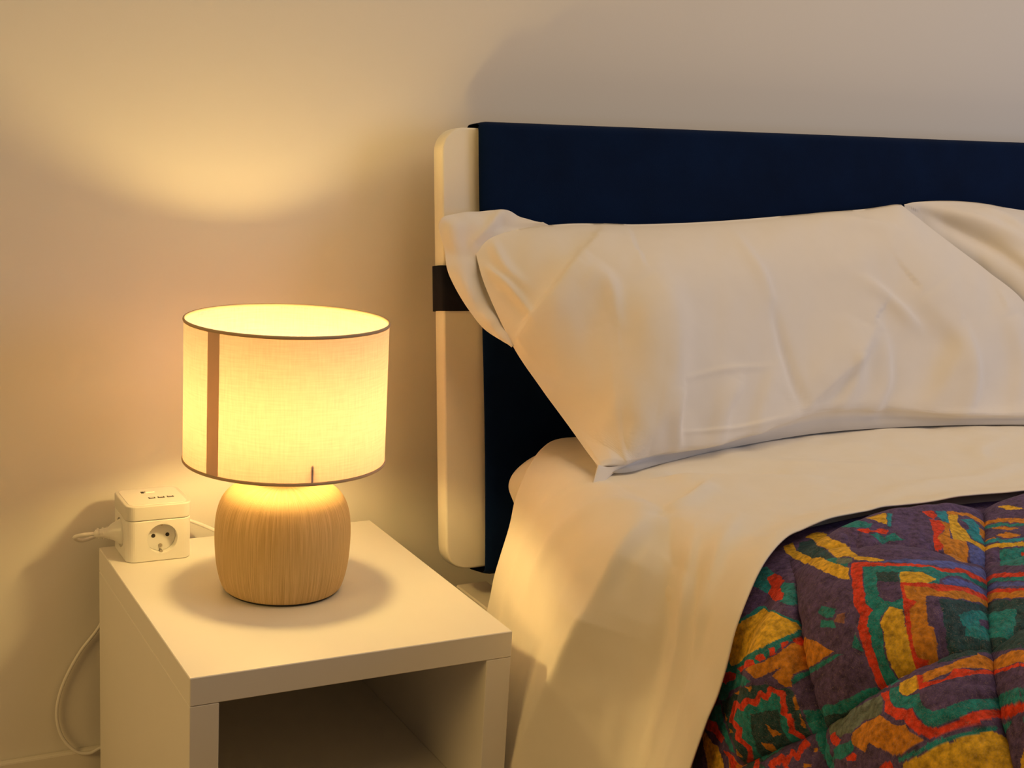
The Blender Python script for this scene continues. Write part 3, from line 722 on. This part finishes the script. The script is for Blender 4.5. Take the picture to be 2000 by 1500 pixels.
# seam crossings of the quilting (rows: seams along the bed, columns: seams across it), print coordinates
QN = [[(1395, 1010), (1330, 1200), (1330, 1560), (1345, 1800)],
      [(1530, 985), (1550, 1102), (1623, 1425), (1680, 1700)],
      [(1918, 905), (1923, 1114), (1934, 1281), (2010, 1560)],
      [(2270, 880), (2275, 1124), (2285, 1215), (2370, 1440)]]
def quilt():
    NU = spline_grid(QN, 13, 13)                       # quarter-cell nodes in print space
    # keep the seams themselves as measured
    G = np.zeros((13, 13, 3))
    for i in range(13):
        for j in range(13): G[i, j] = q_hit(*NU[i, j])
    a = np.concatenate([np.linspace(0, 2.35, 620, endpoint=False), np.linspace(2.35, 3.0, 60)])
    b = np.concatenate([np.linspace(.15, 2.45, 600, endpoint=False), np.linspace(2.45, 3.0, 50)])
    def ev(Gd):
        Gd = np.asarray(Gd); p = np.concatenate([2*Gd[:1]-Gd[1:2], Gd, 2*Gd[-1:]-Gd[-2:-1]], 0); p = np.concatenate([2*p[:, :1]-p[:, 1:2], p, 2*p[:, -1:]-p[:, -2:-1]], 1)
        def ax(p, t):
            t = np.clip(t*4, 0, 12-1e-9); i = t.astype(int); f = (t-i).reshape(-1, *([1]*(p.ndim-1)))
            A, B, C_, D = p[i], p[i+1], p[i+2], p[i+3]
            return .5*((2*B)+(-A+C_)*f+(2*A-5*B+4*C_-D)*f**2+(-A+3*B-3*C_+D)*f**3)
        r = ax(p, a); r = np.swapaxes(ax(np.swapaxes(r, 0, 1), b), 0, 1); return r
    V = ev(G); UV = ev(NU)
    # run on over the bed beyond the part described above
    ex = np.arange(1, 46)*.024
    dirx = np.array([1.0, -.02, 0]); V2 = V[-1:][:, :, :]+(ex[:, None, None]*dirx); V2[..., 0] = np.minimum(V2[..., 0], 2.5)
    UV2 = UV[-1:]+ex[:, None, None]*np.array([1350., 60.])
    V = np.concatenate([V, V2], 0); UV = np.concatenate([UV, UV2], 0); a_ = np.concatenate([a, 3+ex/.23])
    ey = np.arange(1, 46)*.024; dy = np.array([0, -1.0, 0])
    V3 = V[:, -1:]+ey[None, :, None]*dy; UV3 = UV[:, -1:]+ey[None, :, None]*np.array([300., 1350.])
    V = np.concatenate([V, V3], 1); UV = np.concatenate([UV, UV3], 1); b_ = np.concatenate([b, 3+ey/.23])
    N = grid_normals(V); N *= np.sign((N*np.array([-.3, 0, 1.])).sum(-1, keepdims=True))
    A_, B_ = np.meshgrid(a_, b_, indexing='ij')
    fa = np.abs(np.sin(np.pi*A_)); fb = np.abs(np.sin(np.pi*B_))
    puff = .047*(fa**.50)*(fb**.46)-.012*(np.exp(-(fa/.07)**2)+np.exp(-(fb/.07)**2))
    puff = puff*(.60+.40*sstep(.75, 1.25, B_))
    # little puckers pulled by the stitching
    puck = .0028*vnoise(A_*9, B_*26, 31)*np.exp(-(fa/.5)**2)+.0028*vnoise(A_*26, B_*9, 32)*np.exp(-(fb/.5)**2)+.0022*vnoise(A_*11, B_*11, 33)
    # under the turned-down sheet the quilt is pressed flat
    x, z = V[..., 0], V[..., 2]-TT
    s_ = np.where(x > EX, -(x-EX), np.where(z > EZ, ER*np.arctan2(EX-x, np.maximum(z-EZ, 1e-4)), ER*math.pi/2+(EZ-z)))
    free = sstep(.0, -.08, V[..., 1]-hem_y(s_))
    under = V[..., 1]-hem_y(s_)
    V = V+N*(free*(puff+puck)-(1-free)*(.010+.010*sstep(.10, .15, z)+.016*sstep(.02, .06, under)))[..., None]
    # print coordinates follow the filled surface
    d = V-CAM_C; w_ = d@CF; PU = np.stack([1000+CAM_F*(d@CR)/w_, 750-CAM_F*(d@CU)/w_], -1)
    near = (sstep(3.0, 2.6, A_)*sstep(3.0, 2.6, B_))[..., None]
    UV = UV*(1-near)+PU*near
    return V, UV
QV, QUV = quilt()
qme = grid_mesh('quilt', QV)
qc = print_colour(QUV[..., 0].reshape(-1), QUV[..., 1].reshape(-1))
ca = qme.color_attributes.new('print', 'FLOAT_COLOR', 'POINT')
ca.data.foreach_set('color', np.concatenate([qc, np.ones((len(qc), 1))], 1).reshape(-1).astype(np.float32))
M_QUILT = bpy.data.materials.new('printed_cotton'); M_QUILT.use_nodes = True
def _quilt():
    nt = M_QUILT.node_tree; b = nt.nodes['Principled BSDF']; b.inputs['Roughness'].default_value = .8; b.inputs['Specular IOR Level'].default_value = .2
    at = nd(nt, 'ShaderNodeAttribute', attribute_name='print'); tc = nd(nt, 'ShaderNodeTexCoord')
    n1 = nd(nt, 'ShaderNodeTexNoise'); n1.inputs['Scale'].default_value = 150; n1.inputs['Detail'].default_value = 7; n1.inputs['Roughness'].default_value = .62
    nt.links.new(tc.outputs['Object'], n1.inputs['Vector'])
    mr = nd(nt, 'ShaderNodeMapRange'); mr.inputs[1].default_value = .3; mr.inputs[2].default_value = .7; mr.inputs[3].default_value = .42; mr.inputs[4].default_value = 1.4
    nt.links.new(n1.outputs['Fac'], mr.inputs[0])
    v = nd(nt, 'ShaderNodeVectorMath', operation='SCALE'); nt.links.new(at.outputs['Color'], v.inputs[0]); nt.links.new(mr.outputs[0], v.inputs['Scale'])
    # pale crackle threads of the print
    n2 = nd(nt, 'ShaderNodeTexNoise'); n2.inputs['Scale'].default_value = 130; n2.inputs['Detail'].default_value = 4; n2.inputs['Distortion'].default_value = 3.0
    nt.links.new(tc.outputs['Object'], n2.inputs['Vector'])
    s1 = nd(nt, 'ShaderNodeMath', operation='SUBTRACT'); s1.inputs[1].default_value = .5; nt.links.new(n2.outputs['Fac'], s1.inputs[0])
    ab = nd(nt, 'ShaderNodeMath', operation='ABSOLUTE'); nt.links.new(s1.outputs[0], ab.inputs[0])
    th_ = nd(nt, 'ShaderNodeMapRange'); th_.inputs[1].default_value = 0; th_.inputs[2].default_value = .014; th_.inputs[3].default_value = .5; th_.inputs[4].default_value = 0
    nt.links.new(ab.outputs[0], th_.inputs[0])
    mx = nd(nt, 'ShaderNodeMix', data_type='RGBA'); nt.links.new(th_.outputs[0], mx.inputs[0]); nt.links.new(v.outputs[0], mx.inputs[6]); mx.inputs[7].default_value = (.42, .30, .26, 1)
    nt.links.new(mx.outputs[2], b.inputs['Base Color'])
    bp = nd(nt, 'ShaderNodeBump'); bp.inputs['Strength'].default_value = .06; bp.inputs['Distance'].default_value = .001
    nt.links.new(n1.outputs['Fac'], bp.inputs['Height']); nt.links.new(bp.outputs[0], b.inputs['Normal'])
_quilt()
qo = link('quilt', qme, M_QUILT, None, True)
md = qo.modifiers.new('thickness', 'SOLIDIFY'); md.thickness = .006; md.offset = -1
tag(qo, 'puffy stitched quilt with purple, teal, red and mustard geometric print', 'quilt')

# ------------------------------------------------------------------ pillows
def pillow(name, cols, y6, ytop, ufall, thick, folds, label, seed, hump=.72, back=.02, contact=None):
    """cols: seam-to-seam columns of photo positions; depth comes from the leaning mid plane minus the filling"""
    nc, nr_ = len(cols), len(cols[0]); G = []
    for i in range(nc):
        G.append([(*cols[i][j], 0) for j in range(nr_)])
    n1, n2 = 210, 150
    PX = spline_grid([[c[:2] for c in col] for col in G], n1, n2)
    u = np.linspace(0, nc-1, n1); v = np.linspace(0, 1, n2)
    yb = np.interp(u, range(nc), y6); yt = np.interp(u, range(nc), ytop); uf = spline(np.array(ufall)[:, None], n1)[:, 0]; uf = np.maximum(uf, 0)
    lift = np.sin(np.pi*v**hump)**.75*(1-.0*v)
    MID = yt[:, None]*(1-v)+yb[:, None]*v
    Y = MID-thick*uf[:, None]*lift[None]
    def unp(X_, Y_, D_):
        d = ((X_-1000)/CAM_F)[..., None]*CR-((Y_-750)/CAM_F)[..., None]*CU+CF
        return CAM_C+d*((D_-CAM_C[1])/d[..., 1])[..., None]
    F = unp(PX[..., 0], PX[..., 1], Y)
    N = grid_normals(F); N *= -np.sign((N@CF)[..., None]+1e-9)
    win = np.minimum(1, np.minimum(np.linspace(0, 1, n1)/.03, (1-np.linspace(0, 1, n1))/.03))[:, None]*np.minimum(1, np.minimum(v/.04, (1-v)/.04))[None]
    off = np.zeros(Y.shape)
    for pts, wl, wr, a in folds: off += crease(PX[..., 0], PX[..., 1], pts, wl, wr, a*1.35)
    off += .0022*vnoise(PX[..., 0]/70, PX[..., 1]/90, seed)+.0010*vnoise(PX[..., 0]/28, PX[..., 1]/40, seed+1)
    F = F+N*(off*(.25+.75*win))[..., None]
    F[..., 2] = np.maximum(F[..., 2], TT+.1585)
    Bk = unp(PX[..., 0], PX[..., 1], MID)
    nb = np.array([0, .8, -.6]); Bk = Bk+nb*(back*uf[:, None]*lift[None])[..., None]
    # under side: tuck the lower edge back onto the sheet
    low = sstep(.8, 1.0, v)
    V = Bk[:, ::-1].copy(); V[..., 2] = np.maximum(V[..., 2], TT+.158)
    if contact is not None:
        cp = spline(contact, n1); ct = np.array([P(a, b, z=TT+.1575) for a, b in cp])
        e = F[:, -1]; mid = (e+ct)/2+np.array([0, .010, 0])
        fr = V[:, :30]; k = np.linspace(0, 1, 30)[None, :, None]
        V[:, :30] = (ct+np.array([0, .004, 0]))[:, None]*(1-k)+V[:, 29:30]*k
        V = np.concatenate([F, mid[:, None], ct[:, None], V], 1)
    else: V = np.concatenate([F, V], 1)
    return V, F, PX
C1 = [[(923, 470), (948, 560), (1003, 677), (1058, 760), (1115, 838), (1148, 885), (1170, 914)],
      [(1000, 450), (1040, 540), (1080, 650), (1125, 740), (1165, 825), (1185, 875), (1195, 908)],
      [(1110, 437), (1150, 530), (1185, 640), (1200, 740), (1210, 830), (1215, 880), (1222, 906)],
      [(1250, 438), (1275, 530), (1290, 640), (1285, 740), (1268, 820), (1260, 865), (1262, 890)],
      [(1400, 432), (1410, 530), (1415, 640), (1410, 740), (1400, 820), (1395, 858), (1395, 872)],
      [(1560, 419), (1570, 520), (1575, 630), (1572, 720), (1570, 778), (1575, 800), (1580, 812)],
      [(1690, 408), (1715, 500), (1725, 600), (1730, 690), (1730, 758), (1725, 788), (1725, 803)],
      [(1742, 400), (1800, 480), (1850, 560), (1885, 650), (1900, 730), (1905, 790), (1905, 812)],
      [(1760, 400), (1850, 470), (1930, 530), (2000, 590), (2060, 690), (2100, 770), (2120, 812)]]
FOLD1 = [([(1510, 596), (1530, 674), (1550, 755), (1566, 800)], 9, 9, -.006), ([(1562, 806), (1612, 750), (1668, 696), (1700, 640)], 62, 16, .013),
         ([(1805, 575), (1868, 660), (1850, 735), (1815, 806)], 75, 26, .012), ([(1965, 620), (1990, 700), (1985, 805)], 50, 20, .009),
         ([(1140, 490), (1090, 560), (1045, 618), (1000, 680)], 62, 7, .013), ([(945, 520), (997, 562), (1042, 618)], 8, 10, .006),
         ([(960, 470), (985, 520), (1030, 560)], 12, 12, .005), ([(1215, 900), (1268, 830), (1300, 730), (1305, 620), (1270, 540)], 95, 36, .014),
         ([(1440, 460), (1490, 540), (1512, 606)], 8, 14, .004), ([(1690, 545), (1745, 590), (1795, 640)], 9, 16, .006),
         ([(1405, 872), (1415, 800), (1445, 745)], 22, 12, .007), ([(1325, 874), (1312, 820), (1322, 760)], 18, 9, .009), ([(1640, 800), (1665, 740), (1668, 690)], 12, 20, .008), ([(1590, 424), (1650, 425), (1740, 445)], 8, 16, .005),
         ([(1475, 862), (1482, 800), (1510, 720)], 12, 26, .006), ([(1705, 804), (1728, 740), (1722, 650)], 26, 12, .008), ([(1885, 812), (1895, 740), (1875, 640)], 24, 10, .006),
         ([(1150, 530), (1190, 560), (1205, 640)], 16, 30, .006), ([(1170, 870), (1200, 800), (1210, 700)], 24, 24, .004), ([(1330, 740), (1420, 720), (1500, 715)], 5, 7, .002), ([(1330, 845), (1440, 835), (1540, 812)], 4, 6, .002)]
V1, F1, PX1 = pillow('pillow', C1, [.100, .102, .107, .130, .132, .190, .210, .172, .140], [.372]*9, [.0, .50, .98, 1.42, 1.25, 1.08, .95, .72, .30], .078, FOLD1, '', 41, contact=[(1172, 918), (1200, 924), (1236, 921), (1290, 906), (1405, 879), (1575, 849), (1725, 836), (1905, 830), (2120, 830)])
pil = thing('pillow', 'plump white pillow nearest the lamp, leaning on headboard cover', 'pillow', (0, 0, 0))
def close_pillow(name, V, parent):
    o = link(name, grid_mesh(name, V, closed_v=True), M_PIL, parent, True); return o
close_pillow('pillowcase', V1, pil)
# loose open end of the case beyond the filling
FI = [(1085, 446, .370), (1020, 458, .370), (960, 474, .366), (938, 490, .360), (945, 528, .352), (965, 575, .333), (990, 628, .308), (1010, 680, .284)]
FO = [(1062, 436, .372), (1020, 424, .378), (976, 411, .382), (864, 425, .380), (868, 490, .370), (882, 548, .352), (940, 637, .312), (1000, 676, .280)]
FM = [(1064, 436, .370), (1012, 437, .373), (958, 438, .372), (898, 452, .366), (902, 510, .356), (918, 560, .335), (960, 632, .304), (1002, 677, .279)]
fl = spline_grid([[P(a, b, y=c) for a, b, c in row] for row in (FI, FM, FO)], 40, 120)
tpx = spline_grid([[(a, b) for a, b, c in row] for row in (FI, FM, FO)], 40, 120)
offf = crease(tpx[..., 0], tpx[..., 1], [(925, 472), (955, 440), (978, 412)], 7, 10, .006)+.003*vnoise(tpx[..., 0]/26, tpx[..., 1]/26, 51)*sstep(0, .3, np.linspace(0, 1, 40))[:, None]
fn_ = grid_normals(fl); fn_ *= -np.sign(fn_@CF)[..., None]
fo = link('case_flap', grid_mesh('case_flap', fl+fn_*offf[..., None]), M_PIL, pil, True)
md = fo.modifiers.new('thickness', 'SOLIDIFY'); md.thickness = .0015; md.offset = 0
# pointed lower corner and folded lower lip of the case
TI = [(1168, 908, .100), (1190, 912, .103), (1225, 905, .108), (1262, 890, .118)]
TO = [(1153, 960, .082), (1176, 945, .090), (1196, 925, .112), (1215, 915, .13)]
tp = spline_grid([[P(a, b, y=c) for a, b, c in row] for row in (TI, [tuple((np.array(a)+np.array(b))/2) for a, b in zip(TI, TO)], TO)], 12, 30)
to = link('case_corner', grid_mesh('case_corner', tp), M_PIL, pil, True)
md = to.modifiers.new('thickness', 'SOLIDIFY'); md.thickness = .0015; md.offset = 0

def to_photo(p):
    d = p-CAM_C; return (1000+CAM_F*(d@CR)/(d@CF), 750-CAM_F*(d@CU)/(d@CF))
Y2T, Y2B = [.384, .382, .380, .378, .378, .378, .378], [.31, .30, .25, .19, .19, .19, .19]
TOP2 = [P(a, b, y=c) for (a, b), c in zip(((1766, 399), (1798, 394), (1885, 394), (2000, 411)), Y2T)]+[np.array([x, .385, TT+z]) for x, z in ((1.80, .462), (1.94, .452), (2.06, .430))]
C2 = []
for t_, yb_ in zip(TOP2, Y2B):
    b_ = np.array([t_[0]+.03, yb_, TT+.172]); C2.append([to_photo(t_*(1-k/6)+b_*(k/6)) for k in range(7)])
V2, F2, PX2 = pillow('pillow', C2, Y2B, Y2T, [.0, .08, .50, 1, 1, .8, 0], .075,
                     [([(1800, 415), (1880, 450), (1960, 490), (2040, 560)], 12, 22, -.008), ([(1910, 405), (1960, 425), (2030, 470)], 14, 10, .006), ([(1840, 412), (1930, 440), (2020, 480)], 14, 14, .008)], '', 61, back=.004)
pil2 = thing('pillow', 'white pillow farther from the lamp, partly behind the nearer pillow', 'pillow', (0, 0, 0))
close_pillow('pillowcase', V2, pil2)
